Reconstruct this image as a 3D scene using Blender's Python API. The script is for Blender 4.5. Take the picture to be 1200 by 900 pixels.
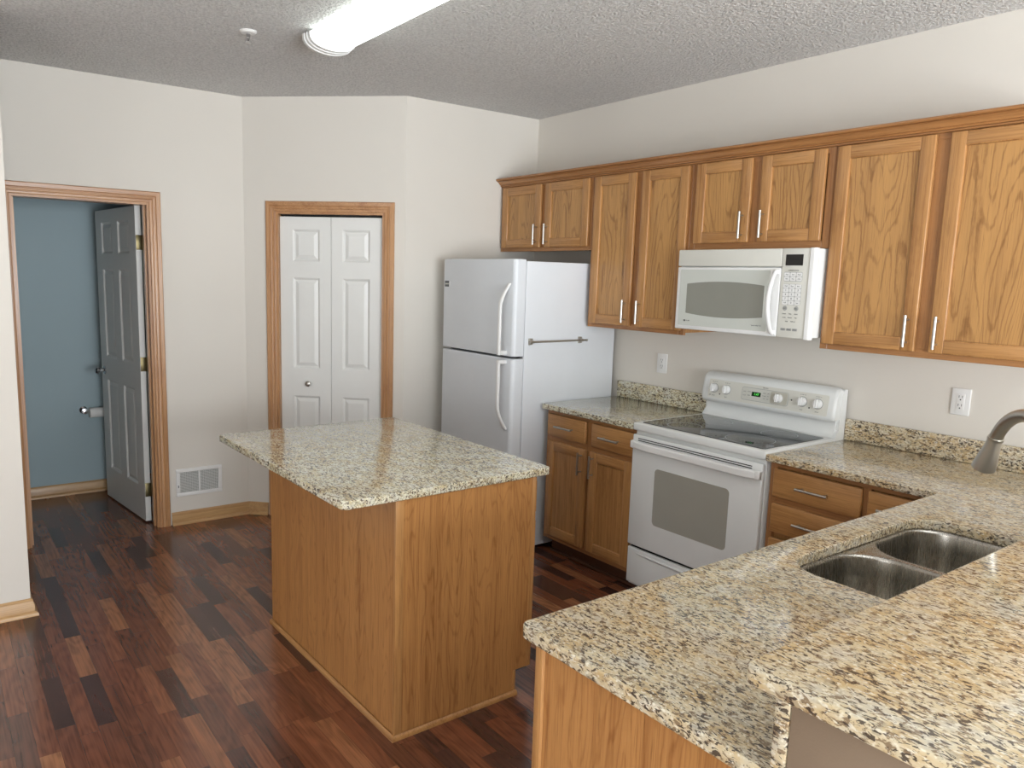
import bpy, bmesh, math, random
from mathutils import Vector, Matrix
random.seed(7)
PI = math.pi
for o in list(bpy.data.objects): bpy.data.objects.remove(o)
S = bpy.context.scene
COL = S.collection

# ------------------------------------------------------------------ camera
cd = bpy.data.cameras.new('camera'); cam = bpy.data.objects.new('camera', cd); COL.objects.link(cam)
rt = Vector((0.57784467, 0.8157745, 0.02464751)); up = Vector((-0.13309075, 0.06439175, 0.98900989)); fw = Vector((-0.80522195, 0.57477445, -0.14578047))
mw = Matrix.Identity(4)
for i in range(3):
    mw[i][0] = rt[i]; mw[i][1] = up[i]; mw[i][2] = -fw[i]
mw.translation = (4.25816, -3.5887, 1.64641)
cam.matrix_world = mw
cd.sensor_fit = 'HORIZONTAL'; cd.sensor_width = 36.0; cd.lens = 896.811 / 1200 * 36.0
cd.shift_x = 0.0428; cd.shift_y = 0.0044; cd.clip_start = 0.02
S.camera = cam

# ------------------------------------------------------------------ light
S.view_settings.view_transform = 'Standard'; S.view_settings.look = 'None'
S.view_settings.exposure = 0.0; S.view_settings.gamma = 1.0; S.view_settings.use_curve_mapping = False
w = bpy.data.worlds.new('sky'); S.world = w; w.use_nodes = True
w.node_tree.nodes['Background'].inputs[0].default_value = (0.62, 0.78, 1.0, 1)
w.node_tree.nodes['Background'].inputs[1].default_value = 1.2
def area(name, loc, direction, sx, sy, power, color):
    l = bpy.data.lights.new(name, 'AREA'); l.shape = 'RECTANGLE'; l.size = sx; l.size_y = sy; l.energy = power; l.color = color
    o = bpy.data.objects.new(name, l); COL.objects.link(o); o.location = loc
    o.rotation_euler = Vector(direction).to_track_quat('-Z', 'Y').to_euler()
    return o
# daylight standing in the two big windows behind the camera
area('daylight_right', (7.35, -2.6, 1.35), (-1, 0, 1.0), 3.0, 2.1, 415, (0.92, 0.96, 1.0))
area('daylight_front', (5.0, -7.4, 1.35), (0, 1, 0.30), 2.8, 2.1, 105, (1.0, 0.985, 0.96))

sl = bpy.data.lights.new('bounce_sun', 'SUN'); sl.energy = 14; sl.color = (1.0, 0.95, 0.88); sl.angle = 0.01  # added sun; its patch on the unseen floor bounces light to the ceiling
so = bpy.data.objects.new('bounce_sun', sl); COL.objects.link(so); so.rotation_euler = Vector((-0.62, 0.12, -0.78)).to_track_quat('-Z', 'Y').to_euler(); so.location = (9, -3, 4)

# ------------------------------------------------------------------ colours / materials
def lin(c):
    return tuple(((v / 255) / 12.92 if v / 255 <= 0.04045 else ((v / 255 + 0.055) / 1.055) ** 2.4) for v in c) + (1,)
class N:
    def __init__(s, name):
        s.m = bpy.data.materials.new(name); s.m.use_nodes = True; s.t = s.m.node_tree
        s.b = s.t.nodes['Principled BSDF']
    def n(s, typ, **kw):
        x = s.t.nodes.new(typ)
        for k, v in kw.items(): setattr(x, k, v)
        return x
    def l(s, a, b): s.t.links.new(a, b)
    def math(s, op, a, b=None):
        x = s.n('ShaderNodeMath', operation=op)
        for i, v in enumerate((a, b)):
            if v is None: continue
            if isinstance(v, (int, float)): x.inputs[i].default_value = v
            else: s.l(v, x.inputs[i])
        return x.outputs[0]
    def noise(s, vec, scale, detail=2, rough=0.5, dist=0):
        x = s.n('ShaderNodeTexNoise'); s.l(vec, x.inputs['Vector'])
        x.inputs['Scale'].default_value = scale; x.inputs['Detail'].default_value = detail
        x.inputs['Roughness'].default_value = rough; x.inputs['Distortion'].default_value = dist
        return x.outputs['Fac']
    def ramp(s, fac, stops, interp='LINEAR'):
        x = s.n('ShaderNodeValToRGB'); s.l(fac, x.inputs[0]); r = x.color_ramp; r.interpolation = interp
        while len(r.elements) < len(stops): r.elements.new(0.5)
        for e, (p, c) in zip(r.elements, stops):
            e.position = p; e.color = c if len(c) == 4 else lin(c)
        return x.outputs[0]
    def mix(s, fac, a, b, mode='MIX'):
        x = s.n('ShaderNodeMix', data_type='RGBA', blend_type=mode)
        for i, v in ((0, fac), (6, a), (7, b)):
            if isinstance(v, (int, float)): x.inputs[i].default_value = v
            elif isinstance(v, tuple): x.inputs[i].default_value = v
            else: s.l(v, x.inputs[i])
        return x.outputs[2]
    def coords(s, scale=(1, 1, 1), rand=0.0, order=None):
        tc = s.n('ShaderNodeTexCoord').outputs['Object']
        if order:
            sp = s.n('ShaderNodeSeparateXYZ'); s.l(tc, sp.inputs[0]); cb = s.n('ShaderNodeCombineXYZ')
            for i, a in enumerate(order): s.l(sp.outputs['xyz'.index(a)], cb.inputs[i])
            tc = cb.outputs[0]
        if rand:
            oi = s.n('ShaderNodeObjectInfo').outputs['Random']
            off = s.n('ShaderNodeCombineXYZ'); r = s.math('MULTIPLY', oi, rand)
            for i in range(3): s.l(r, off.inputs[i])
            ad = s.n('ShaderNodeVectorMath', operation='ADD'); s.l(tc, ad.inputs[0]); s.l(off.outputs[0], ad.inputs[1]); tc = ad.outputs[0]
        return tc
    def scaled(s, vec, sc):
        x = s.n('ShaderNodeVectorMath', operation='MULTIPLY'); s.l(vec, x.inputs[0]); x.inputs[1].default_value = sc
        return x.outputs[0]
    def bump(s, h, strength, dist):
        x = s.n('ShaderNodeBump'); s.l(h, x.inputs['Height']); x.inputs['Strength'].default_value = strength; x.inputs['Distance'].default_value = dist
        s.l(x.outputs[0], s.b.inputs['Normal'])
    def set(s, **kw):
        for k, v in kw.items(): s.b.inputs[k.replace('_', ' ')].default_value = v
        return s
def plain(name, c, rough=0.5, metal=0.0, var=0.0, **kw):
    m = N(name); m.set(Base_Color=lin(c), Roughness=rough, Metallic=metal, **kw)
    tc = m.coords()
    f = m.noise(tc, 6, 3)
    m.l(m.ramp(f, [(0.3, tuple(max(0, v - 3) for v in c)), (0.7, c)]), m.b.inputs['Base Color'])
    return m.m
def paint(name, c, rough=0.75):
    m = N(name); m.set(Roughness=rough)
    tc = m.coords(); f = m.noise(tc, 1.3, 3)
    m.l(m.ramp(f, [(0.3, tuple(v - 4 for v in c)), (0.7, c)]), m.b.inputs['Base Color'])
    m.bump(m.noise(tc, 260, 2), 0.12, 0.002); return m.m
def popcorn(name, c):
    m = N(name); m.set(Roughness=0.95)
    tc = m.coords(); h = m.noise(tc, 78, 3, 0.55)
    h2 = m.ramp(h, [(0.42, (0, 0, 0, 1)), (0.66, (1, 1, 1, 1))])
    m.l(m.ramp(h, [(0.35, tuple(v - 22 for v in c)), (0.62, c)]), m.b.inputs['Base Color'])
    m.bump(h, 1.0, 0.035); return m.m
def granite(name, warm):
    m = N(name); m.set(Roughness=0.12, Coat_Weight=0.3, Coat_Roughness=0.05)
    m.b.inputs['IOR'].default_value = 1.5
    tc = m.coords(); st = m.scaled(tc, (0.58, 1.0, 1.0))
    big = m.noise(st, 26, 3, 0.6)
    if warm: c1, c2, c3 = (214, 200, 168), (200, 174, 130), (204, 196, 178)
    else: c1, c2, c3 = (212, 208, 182), (196, 182, 144), (206, 204, 190)
    base = m.ramp(big, [(0.34, c3), (0.48, c1), (0.64, c2)])
    gry = m.noise(st, 60, 3, 0.6)
    base = m.mix(m.ramp(gry, [(0.54, (0, 0, 0, 1)), (0.63, (0.6, 0.6, 0.6, 1))]), base, lin((158, 148, 130)))
    md = m.noise(st, 105, 3, 0.6, 0.5)
    base = m.mix(m.ramp(md, [(0.535, (0, 0, 0, 1)), (0.59, (0.85, 0.85, 0.85, 1))]), base, lin((126, 104, 80)))
    lt = m.noise(m.scaled(tc, (0.7, 1, 1.1)), 150, 2, 0.5)
    base = m.mix(m.ramp(lt, [(0.56, (0, 0, 0, 1)), (0.66, (0.75, 0.75, 0.75, 1))]), base, lin((238, 232, 214)))
    dk = m.noise(m.scaled(tc, (0.5, 1.06, 1.0)), 135, 3, 0.55, 0.7)
    clump = m.noise(tc, 16, 2)
    dk2 = m.math('ADD', dk, m.math('MULTIPLY', m.math('SUBTRACT', clump, 0.5), 0.20))
    base = m.mix(m.ramp(dk2, [(0.560, (0, 0, 0, 1)), (0.603, (0.92, 0.92, 0.92, 1))]), base, lin((66, 56, 50)))
    m.l(base, m.b.inputs['Base Color']); return m.m
def oak(name, order, light, dark, fig=0.5, figscale=1.0, rough=0.34):
    m = N(name); m.set(Roughness=rough, Coat_Weight=0.15, Coat_Roughness=0.2)
    tc = m.coords(order=order, rand=9.0)          # third axis runs with the grain
    low = m.noise(m.scaled(tc, (4.6 * figscale, 4.6 * figscale, 0.62 * figscale)), 1.0, 2, 0.45)
    jag = m.noise(m.scaled(tc, (60, 60, 26)), 1.0, 2)
    s0_ = m.math('SINE', m.math('ADD', m.math('MULTIPLY', low, 210 * fig + 20), m.math('MULTIPLY', jag, 2.6)))
    s_ = m.math('SUBTRACT', 0.35, m.math('POWER', m.math('MAXIMUM', s0_, 0.0), 3.0))
    fine = m.noise(m.scaled(tc, (150, 150, 3.0)), 1.0, 3, 0.65)
    pore = m.noise(m.scaled(tc, (420, 420, 9.0)), 1.0, 2, 0.5)
    mid = m.noise(m.scaled(tc, (22, 22, 0.8)), 1.0, 2)
    v = m.math('ADD', m.math('MULTIPLY', s_, 0.34 * (0.25 + fig)), m.math('MULTIPLY', m.math('SUBTRACT', fine, 0.5), 1.05))
    v = m.math('ADD', v, m.math('MULTIPLY', m.math('SUBTRACT', mid, 0.5), 0.9))
    v = m.math('ADD', v, 0.5)
    c = m.ramp(v, [(0.12, dark), (0.62, light), (1.0, tuple(min(255, int(x * 1.06)) for x in light))])
    pr = m.ramp(pore, [(0.60, (0, 0, 0, 1)), (0.70, (0.45, 0.45, 0.45, 1))])
    c = m.mix(pr, c, lin(tuple(int(x * 0.72) for x in dark)))
    m.l(c, m.b.inputs['Base Color'])
    m.bump(pore, 0.08, 0.001); return m.m
def floor_wood(name):
    m = N(name); m.set(Roughness=0.26, Coat_Weight=0.3, Coat_Roughness=0.12)
    tc = m.coords(); sp = m.n('ShaderNodeSeparateXYZ'); m.l(tc, sp.inputs[0]); x, y = sp.outputs[0], sp.outputs[1]
    ROW, LEN = 0.066, 0.40
    row = m.math('FLOOR', m.math('DIVIDE', y, ROW))
    wn = m.n('ShaderNodeTexWhiteNoise', noise_dimensions='1D'); m.l(row, wn.inputs['W'])
    xs = m.math('ADD', m.math('DIVIDE', x, LEN), m.math('MULTIPLY', wn.outputs['Value'], 5.0))
    cell = m.math('FLOOR', xs)
    cv = m.n('ShaderNodeCombineXYZ'); m.l(row, cv.inputs[0]); m.l(cell, cv.inputs[1])
    w2 = m.n('ShaderNodeTexWhiteNoise', noise_dimensions='2D'); m.l(cv.outputs[0], w2.inputs['Vector']); r = w2.outputs['Value']
    base = m.ramp(r, [(0.0, (70, 44, 38)), (0.16, (82, 52, 44)), (0.24, (108, 66, 48)), (0.5, (122, 72, 50)), (0.75, (136, 84, 58)), (1.0, (160, 108, 74))])
    off = m.n('ShaderNodeCombineXYZ'); m.l(m.math('MULTIPLY', r, 37.0), off.inputs[0]); m.l(m.math('MULTIPLY', r, 91.0), off.inputs[1])
    ad = m.n('ShaderNodeVectorMath', operation='ADD'); m.l(tc, ad.inputs[0]); m.l(off.outputs[0], ad.inputs[1]); v = ad.outputs[0]
    g = m.noise(m.scaled(v, (3.0, 95, 1)), 1.0, 3, 0.6)
    fg = m.noise(m.scaled(v, (2.2, 9, 1)), 1.0, 2, 0.4)
    rings = m.math('SINE', m.math('MULTIPLY', fg, 55))
    k = m.math('ADD', m.math('MULTIPLY', rings, 0.11), m.math('MULTIPLY', m.math('SUBTRACT', g, 0.5), 1.3))
    dk = m.ramp(m.math('ADD', k, 0.5), [(0.15, (0.50, 0.46, 0.44, 1)), (0.6, (1, 1, 1, 1)), (1.0, (1.35, 1.25, 1.15, 1))])
    c = m.mix(1.0, base, dk, 'MULTIPLY')
    fx = m.math('FRACT', xs); fy = m.math('FRACT', m.math('DIVIDE', y, ROW))
    ex = m.math('LESS_THAN', fx, 0.004); ey = m.math('LESS_THAN', fy, 0.022)
    j = m.math('MAXIMUM', ex, ey)
    c = m.mix(m.math('MULTIPLY', j, 0.55), c, lin((36, 18, 12)))
    m.l(c, m.b.inputs['Base Color']); return m.m
def brushed(name, c, rough, axis):
    m = N(name); m.set(Base_Color=lin(c), Metallic=1.0)
    sc = {'x': (2, 300, 300), 'y': (300, 2, 300), 'z': (300, 300, 2)}[axis]
    f = m.noise(m.scaled(m.coords(), sc), 1.0, 2)
    m.l(m.math('ADD', m.math('MULTIPLY', f, 0.07), rough - 0.035), m.b.inputs['Roughness'])
    m.b.inputs['Anisotropic'].default_value = 0.4
    return m.m
def emit(name, c, strength):
    m = N(name); m.set(Base_Color=lin(c), Roughness=0.4); m.b.inputs['Emission Color'].default_value = lin(c); m.b.inputs['Emission Strength'].default_value = strength
    f = m.noise(m.coords(), 3, 1); m.l(m.ramp(f, [(0, c), (1, c)]), m.b.inputs['Base Color']); return m.m

M_WALL = paint('warm_white_wall_paint', (219, 214, 205))
M_BLUE = paint('blue_bathroom_paint', (164, 182, 187))
M_TAUPE = paint('taupe_wall_paint', (140, 121, 101))
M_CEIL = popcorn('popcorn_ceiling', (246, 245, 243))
M_BOUNCE = paint('pale_bounce_floor', (210, 206, 198), 0.95)  # pale surface for the bounce floor
M_FLOOR = floor_wood('dark_reddish_strip_laminate')
LT, DK = (182, 134, 82), (142, 95, 52)
OV = oak('honey_oak_upright_grain', 'xyz', LT, DK, 0.15)
OX = oak('honey_oak_level_grain', 'zyx', LT, DK, 0.15)
OY = oak('honey_oak_depth_grain', 'xzy', LT, DK, 0.15)
OFR = oak('deep_oak_face_frame', 'xyz', (168, 119, 73), (134, 88, 50), 0.1)
OFX = oak('deep_oak_face_frame_level', 'zyx', (168, 119, 73), (134, 88, 50), 0.1)
OP = oak('honey_oak_figured_panel', 'xyz', (182, 136, 82), (140, 97, 54), 0.8)
OL = oak('oak_laminate_side', 'xyz', (182, 131, 78), (150, 99, 54), 0.5, 1.8)
OT = oak('oak_trim_upright', 'xyz', (186, 140, 96), (150, 100, 62), 0.1)
OTX = oak('oak_trim_level', 'xzy', (186, 140, 96), (150, 100, 62), 0.1)
OB = oak('oak_baseboard', 'xzy', (190, 152, 104), (160, 118, 74), 0.1)
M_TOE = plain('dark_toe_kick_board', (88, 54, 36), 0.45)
GR_W = granite('speckled_granite_warm_light', True); GR_C = granite('speckled_granite_cool_light', False)  # one stone; warm and cool light put into two base colours
WH = plain('white_enamel', (226, 228, 226), 0.28, Coat_Weight=0.3)
WH_T = plain('white_textured_steel', (222, 226, 230), 0.42)
WH_D = plain('white_door_paint', (226, 226, 222), 0.4)
WH_P = plain('white_plastic', (230, 230, 228), 0.35)
OFFW = plain('off_white_panel', (214, 213, 204), 0.35)
GREYW = plain('grey_mesh_glass', (142, 142, 133), 0.25)
GREYO = plain('grey_oven_glass', (160, 158, 148), 0.3)
GLASS = plain('dark_ceramic_glass', (58, 62, 66), 0.06)
RING = plain('grey_burner_print', (150, 154, 156), 0.3)
BLACK = plain('black_gap', (14, 14, 14), 0.6)
DISP = plain('black_display', (12, 12, 12), 0.1)
INK = plain('dark_grey_print', (92, 94, 94), 0.5)
INKL = plain('light_grey_print', (160, 161, 158), 0.5)
STEEL = brushed('brushed_sink_steel', (182, 178, 170), 0.27, 'z')
NICK = brushed('brushed_nickel', (190, 187, 180), 0.33, 'z')
CHROME = plain('chrome', (190, 190, 192), 0.12, 1.0)
BRASS = plain('aged_brass', (112, 102, 74), 0.4, 1.0)
PAPER = plain('white_tissue', (232, 230, 226), 0.9)
LCD = emit('green_clock_digits', (90, 230, 90), 0.7)
LCDB = plain('dark_green_clock_glass', (18, 52, 24), 0.2)
TUBE = emit('lit_white_diffuser', (246, 255, 249), 3.6)
GRILL = plain('grey_filter', (150, 152, 146), 0.8)

# ------------------------------------------------------------------ mesh builder
class B:
    def __init__(s): s.bm = bmesh.new()
    def box(s, x0, x1, y0, y1, z0, z1, b=0.0, seg=2, mi=0, mat=None):
        r = bmesh.ops.create_cube(s.bm, size=1.0)
        vs = r['verts']; sx, sy, sz = x1 - x0, y1 - y0, z1 - z0
        for v in vs: v.co = Vector((x0 + (v.co.x + .5) * sx, y0 + (v.co.y + .5) * sy, z0 + (v.co.z + .5) * sz))
        fs = set(f for v in vs for f in v.link_faces)
        for f in fs: f.material_index = mi
        if mat is not None:
            for v in vs: v.co = mat @ v.co
        if b > 0:
            b = min(b, 0.49 * min(abs(sx), abs(sy), abs(sz)))
            es = list(set(e for v in vs for e in v.link_edges))
            bmesh.ops.bevel(s.bm, geom=es, offset=b, segments=seg, affect='EDGES', profile=0.5, clamp_overlap=True)
        return s
    def tube(s, pts, rad, seg=16, mi=0, caps=True):
        pts = [Vector(p) for p in pts]; n = len(pts); rs = rad if isinstance(rad, (list, tuple)) else [rad] * n
        rings = []; prev = None
        for i, p in enumerate(pts):
            d = (pts[min(i + 1, n - 1)] - pts[max(i - 1, 0)]).normalized()
            if prev is None:
                a = Vector((0, 0, 1)) if abs(d.z) < 0.9 else Vector((1, 0, 0))
                u = d.cross(a).normalized()
            else: u = (prev - d * prev.dot(d)).normalized()
            prev = u; v = d.cross(u)
            rings.append([s.bm.verts.new(p + (u * math.cos(t) + v * math.sin(t)) * rs[i]) for t in [2 * PI * k / seg for k in range(seg)]])
        for a, b in zip(rings, rings[1:]):
            for k in range(seg):
                f = s.bm.faces.new((a[k], a[(k + 1) % seg], b[(k + 1) % seg], b[k])); f.material_index = mi
        if caps:
            s.bm.faces.new(rings[0][::-1]).material_index = mi; s.bm.faces.new(rings[-1]).material_index = mi
        return s
    def lathe(s, c, axis, prof, seg=24, mi=0):
        c = Vector(c); ax = Vector(axis).normalized()
        a = Vector((0, 0, 1)) if abs(ax.z) < 0.9 else Vector((1, 0, 0)); u = ax.cross(a).normalized(); v = ax.cross(u)
        rings = [[s.bm.verts.new(c + ax * h + (u * math.cos(t) + v * math.sin(t)) * max(r, 1e-5)) for t in [2 * PI * k / seg for k in range(seg)]] for r, h in prof]
        for a_, b_ in zip(rings, rings[1:]):
            for k in range(seg):
                s.bm.faces.new((a_[k], a_[(k + 1) % seg], b_[(k + 1) % seg], b_[k])).material_index = mi
        s.bm.faces.new(rings[0][::-1]).material_index = mi; s.bm.faces.new(rings[-1]).material_index = mi
        return s
    def loops(s, loops, closed=True, caps=True, mi=0):
        L = [[s.bm.verts.new(Vector(p)) for p in lp] for lp in loops]; n = len(L[0])
        for a, b in zip(L, L[1:]):
            for k in range(n if closed else n - 1):
                s.bm.faces.new((a[k], a[(k + 1) % n], b[(k + 1) % n], b[k])).material_index = mi
        if caps:
            s.bm.faces.new(L[0][::-1]).material_index = mi; s.bm.faces.new(L[-1]).material_index = mi
        return s
    def prism(s, poly, fn, a0, a1, mi=0):      # poly of (p,q); fn(p,q,a) gives the point
        return s.loops([[fn(p, q, a0) for p, q in poly], [fn(p, q, a1) for p, q in poly]], mi=mi)
    def sweep(s, path, prof, side=1, mi=0):     # plan path of (x,y), mitred; prof of (offset,z), offset to the left of travel * side
        P = [Vector(p) for p in path]; lp = []
        for i, p in enumerate(P):
            ds = []
            if i > 0: ds.append((P[i] - P[i - 1]).normalized())
            if i < len(P) - 1: ds.append((P[i + 1] - P[i]).normalized())
            ns = [Vector((-d.y, d.x)) * side for d in ds]
            nn = sum(ns, Vector((0, 0)))
            nn.normalize(); k = 1.0 / max(0.2, nn.dot(ns[0]))
            lp.append([(p.x + nn.x * o * k, p.y + nn.y * o * k, z) for o, z in prof])
        return s.loops(lp, mi=mi)
    def done(s, name, mats, parent=None, origin=None, smooth=True, xf=None):
        bmesh.ops.recalc_face_normals(s.bm, faces=s.bm.faces)
        if xf is not None: s.bm.transform(xf)
        if parent is not None:
            o_ = Vector(parent['_o']) if '_o' in parent else Vector((0, 0, 0))
        else: o_ = Vector(origin) if origin is not None else Vector((0, 0, 0))
        s.bm.transform(Matrix.Translation(-o_))
        me = bpy.data.meshes.new(name); s.bm.to_mesh(me); s.bm.free()
        for m in (mats if isinstance(mats, (list, tuple)) else [mats]): me.materials.append(m)
        if smooth:
            me.shade_smooth(); me.set_sharp_from_angle(angle=math.radians(32))
        o = bpy.data.objects.new(name, me); COL.objects.link(o)
        if parent is not None:
            o.parent = parent; o['_o'] = tuple(o_)
        else:
            o.location = o_; o['_o'] = tuple(o_)
        return o
def thing(name, label, cat, loc, group=None, rotz=0):
    o = bpy.data.objects.new(name, None); COL.objects.link(o); o.location = loc; o.rotation_euler = (0, 0, rotz); o.empty_display_size = 0.1
    o['label'] = label; o['category'] = cat; o['_o'] = tuple(loc)
    if group: o['group'] = group
    return o
def struct(o): o['kind'] = 'structure'; return o
def tagged(o, label, cat, group=None):
    o['label'] = label; o['category'] = cat
    if group: o['group'] = group
    return o
def slab(name, outer, holes, z0, z1, bev, mat, parent=None, origin=None):
    cu = bpy.data.curves.new(name, 'CURVE'); cu.dimensions = '2D'; cu.fill_mode = 'BOTH'
    cu.extrude = (z1 - z0) / 2 - bev; cu.bevel_depth = bev; cu.bevel_resolution = 3; cu.offset = -bev
    for lp in [outer] + holes:
        sp = cu.splines.new('POLY'); sp.points.add(len(lp) - 1); sp.use_cyclic_u = True
        for p, c in zip(sp.points, lp): p.co = (c[0], c[1], 0, 1)
    t = bpy.data.objects.new('tmp', cu); COL.objects.link(t)
    dg = bpy.context.evaluated_depsgraph_get(); dg.update()
    me = bpy.data.meshes.new_from_object(t.evaluated_get(dg)); bpy.data.objects.remove(t)
    b = B(); b.bm.from_mesh(me); b.bm.transform(Matrix.Translation((0, 0, (z0 + z1) / 2)))
    bmesh.ops.remove_doubles(b.bm, verts=b.bm.verts, dist=1e-5)
    for f in b.bm.faces: f.material_index = 0
    return b.done(name, mat, parent, origin)
def rrect(x0, x1, y0, y1, r, n=6):
    rs = r if isinstance(r, (list, tuple)) else [r] * 4      # corners: x0y0, x1y0, x1y1, x0y1
    out = []
    for (cx, cy, a, rr) in ((x0, y0, PI, rs[0]), (x1, y0, 1.5 * PI, rs[1]), (x1, y1, 0, rs[2]), (x0, y1, .5 * PI, rs[3])):
        if rr <= 0: out.append((cx, cy)); continue
        mx = cx + rr if cx == x0 else cx - rr; my = cy + rr if cy == y0 else cy - rr
        for k in range(n + 1):
            t = a + .5 * PI * k / n; out.append((mx + rr * math.cos(t), my + rr * math.sin(t)))
    return out
def text_bm(txt, size, fn, depth=0.0006):          # letters laid on a surface; fn maps (u, v, w) to a point
    cu = bpy.data.curves.new('letters', 'FONT'); cu.body = txt; cu.size = size; cu.extrude = depth / 2; cu.align_x = 'CENTER'; cu.align_y = 'CENTER'; cu.resolution_u = 2
    t = bpy.data.objects.new('tmp', cu); COL.objects.link(t); dg = bpy.context.evaluated_depsgraph_get(); dg.update()
    me = bpy.data.meshes.new_from_object(t.evaluated_get(dg)); bpy.data.objects.remove(t)
    b = B(); b.bm.from_mesh(me)
    for f in b.bm.faces: f.material_index = 0
    for v in b.bm.verts: v.co = Vector(fn(*v.co))
    return b
def add_text(parent, txt, size, fn, depth=0.0006):
    text_bm(txt, size, fn, depth).done('lettering', INK, parent, smooth=False)

# ------------------------------------------------------------------ room shell
H = 2.734
A_, C_, D_ = 1.0677, 0.7268, 0.7841
struct(B().box(-2.1, 4.6, -7.2, 0.2, -0.1, 0).done('floor', M_FLOOR))
struct(B().box(4.6, 7.1, -7.2, 0.2, -0.1, 0).done('floor_bounce', M_BOUNCE))  # unseen pale floor, added to bounce light up to the ceiling
struct(B().box(-2.1, 7.1, -7.2, 0.2, H, H + .1).done('ceiling', M_CEIL))
struct(B().box(-0.95, 7.1, 0, 0.1, 0, H).done('wall_back', M_WALL))
struct(B().box(-0.1, 0, -A_, 0, 0, H).done('wall_side', M_WALL))
b = B(); X = -C_; T = .115
b.box(X - T, X, -2.435, -1.80, 0, H); b.box(X - T, X, -3.165, -2.435, 2.035, H); b.box(X - T, X, -4.5, -3.165, 0, H)
struct(b.done('wall_left', M_WALL))
pd = Vector((-C_, -D_)).normalized(); pn = Vector((-pd.y, pd.x))     # pn points into the kitchen
if pn.dot(Vector((1, -1))) < 0: pn = -pn
def PW(s, off, z): return (pd.x * s + pn.x * off, -A_ + pd.y * s + pn.y * off, z)
Lp = math.hypot(C_, D_)
S0, S1, PTOP = 0.135, 0.852, 2.025
def pbox(b, s0, s1, o0, o1, z0, z1, bev=0, mi=0):
    mt = Matrix(((pd.x, pn.x, 0, 0), (pd.y, pn.y, 0, -A_), (0, 0, 1, 0), (0, 0, 0, 1)))
    b.box(s0, s1, o0, o1, z0, z1, bev, 2, mi, mt)
b = B(); pbox(b, 0, S0, -.1, 0, 0, H); pbox(b, S0, S1, -.1, 0, PTOP, H); pbox(b, S1, Lp, -.1, 0, 0, H)
struct(b.done('wall_pantry', M_WALL))
struct(B().box(.149, .269, -7.0, -3.26, 0, H).done('wall_hall', M_WALL))
struct(B().box(-0.85, .149, -4.5, -4.4, 0, H).done('wall_hall_end', M_WALL))
b = B(); b.box(-1.91, -1.81, -4.5, -1.9, 0, H); b.box(-1.81, -.842, -2.1, -2.0, 0, H); b.box(-1.81, -.842, -4.5, -4.4, 0, H)
struct(b.done('wall_bathroom', M_BLUE))
struct(B().box(-2.1, -0.95, -1.9, 0.1, 0, H).done('wall_closet', M_WALL))
def wall_open(name, horiz, pos, a0, a1, o0, o1, z0, z1, t=.1):
    b = B()
    def bx(p, q, c, d):
        if horiz: b.box(p, q, pos, pos + t, c, d)
        else: b.box(pos, pos + t, p, q, c, d)
    bx(a0, o0, 0, H); bx(o1, a1, 0, H); bx(o0, o1, z1, H)
    if z0 > 0: bx(o0, o1, 0, z0)
    return struct(b.done(name, M_WALL))
wall_open('wall_right', False, 7.0, -7.1, 0.0, -4.1, -1.1, .3, 2.4)
wall_open('wall_front', True, -7.1, .269, 7.1, 3.6, 6.4, .3, 2.4)
def win(name, horiz, pos, a0, a1, z0, z1):
    b = B()
    def bx(p, q, c, d):
        if horiz: b.box(p, q, pos + .02, pos + .08, c, d, .004)
        else: b.box(pos + .02, pos + .08, p, q, c, d, .004)
    f = .06; mid = (a0 + a1) / 2
    bx(a0, a1, z0, z0 + f); bx(a0, a1, z1 - f, z1); bx(a0, a0 + f, z0 + f, z1 - f); bx(a1 - f, a1, z0 + f, z1 - f); bx(mid - f / 2, mid + f / 2, z0 + f, z1 - f)
    return struct(b.done(name, WH_D))
win('window_1', False, 7.0, -4.1, -1.1, .3, 2.4); win('window_2', True, -7.1, 3.6, 6.4, .3, 2.4)

BP = [(0, 0), (.014, 0), (.014, .004), (.014, .055), (.010, .066), (.010, .074), (.004, .083), (0, .083)]
SH = [(.0142, 0), (.029, 0), (.029, .008), (.025, .016), (.018, .021), (.0142, .021)]
def baseboard(name, path, side, mat=OB):
    b = B(); b.sweep(path, BP, side); o = struct(b.done(name, mat))
    b = B(); b.sweep(path, SH, side); b.done('shoe_moulding', mat, o)
    return o
baseboard('baseboard_left', [(X, -2.36), (X, -A_ - D_), PW(.925, 0, 0)[:2]], -1)
baseboard('baseboard_side', [PW(.062, 0, 0)[:2], (0, -A_), (0, -.02)], -1)
baseboard('baseboard_hall', [(.269, -6.9), (.269, -3.26), (.16, -3.26)], -1)
baseboard('baseboard_bathroom', [(-1.81, -4.3), (-1.81, -2.1)], -1)

# door casings: profile (offset from opening, depth) carried round the opening with mitres
CP = [(0, 0), (0, .010), (.006, .013), (.012, .013), (.014, .010), (.017, .010), (.020, .014), (.030, .016), (.032, .013), (.036, .013), (.040, .018), (.060, .019), (.064, .016), (.066, .010), (.066, 0)]
def casing(name, u0, u1, zt, fn, parent=None):
    b = B(); lp = []
    corners = [(u0, 0, -1, 0), (u0, zt, -1, 1), (u1, zt, 1, 1), (u1, 0, 1, 0)]
    L = [[fn(u + du * o, d, z + dz * o) for o, d in CP] for (u, z, du, dz) in corners]
    b.loops([L[0], L[1]], mi=0); b.loops([L[1], L[2]], mi=1); b.loops([L[2], L[3]], mi=0)
    bmesh.ops.remove_doubles(b.bm, verts=b.bm.verts, dist=1e-6)
    return b.done(name, [OT, OTX], parent)
tr1 = struct(casing('trim_1', -3.165, -2.435, 2.035, lambda u, d, z: (X + d, u, z)))
b = B(); b.box(X - T, X + .003, -2.435, -2.417 , 0, 2.035, .001); 
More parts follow.
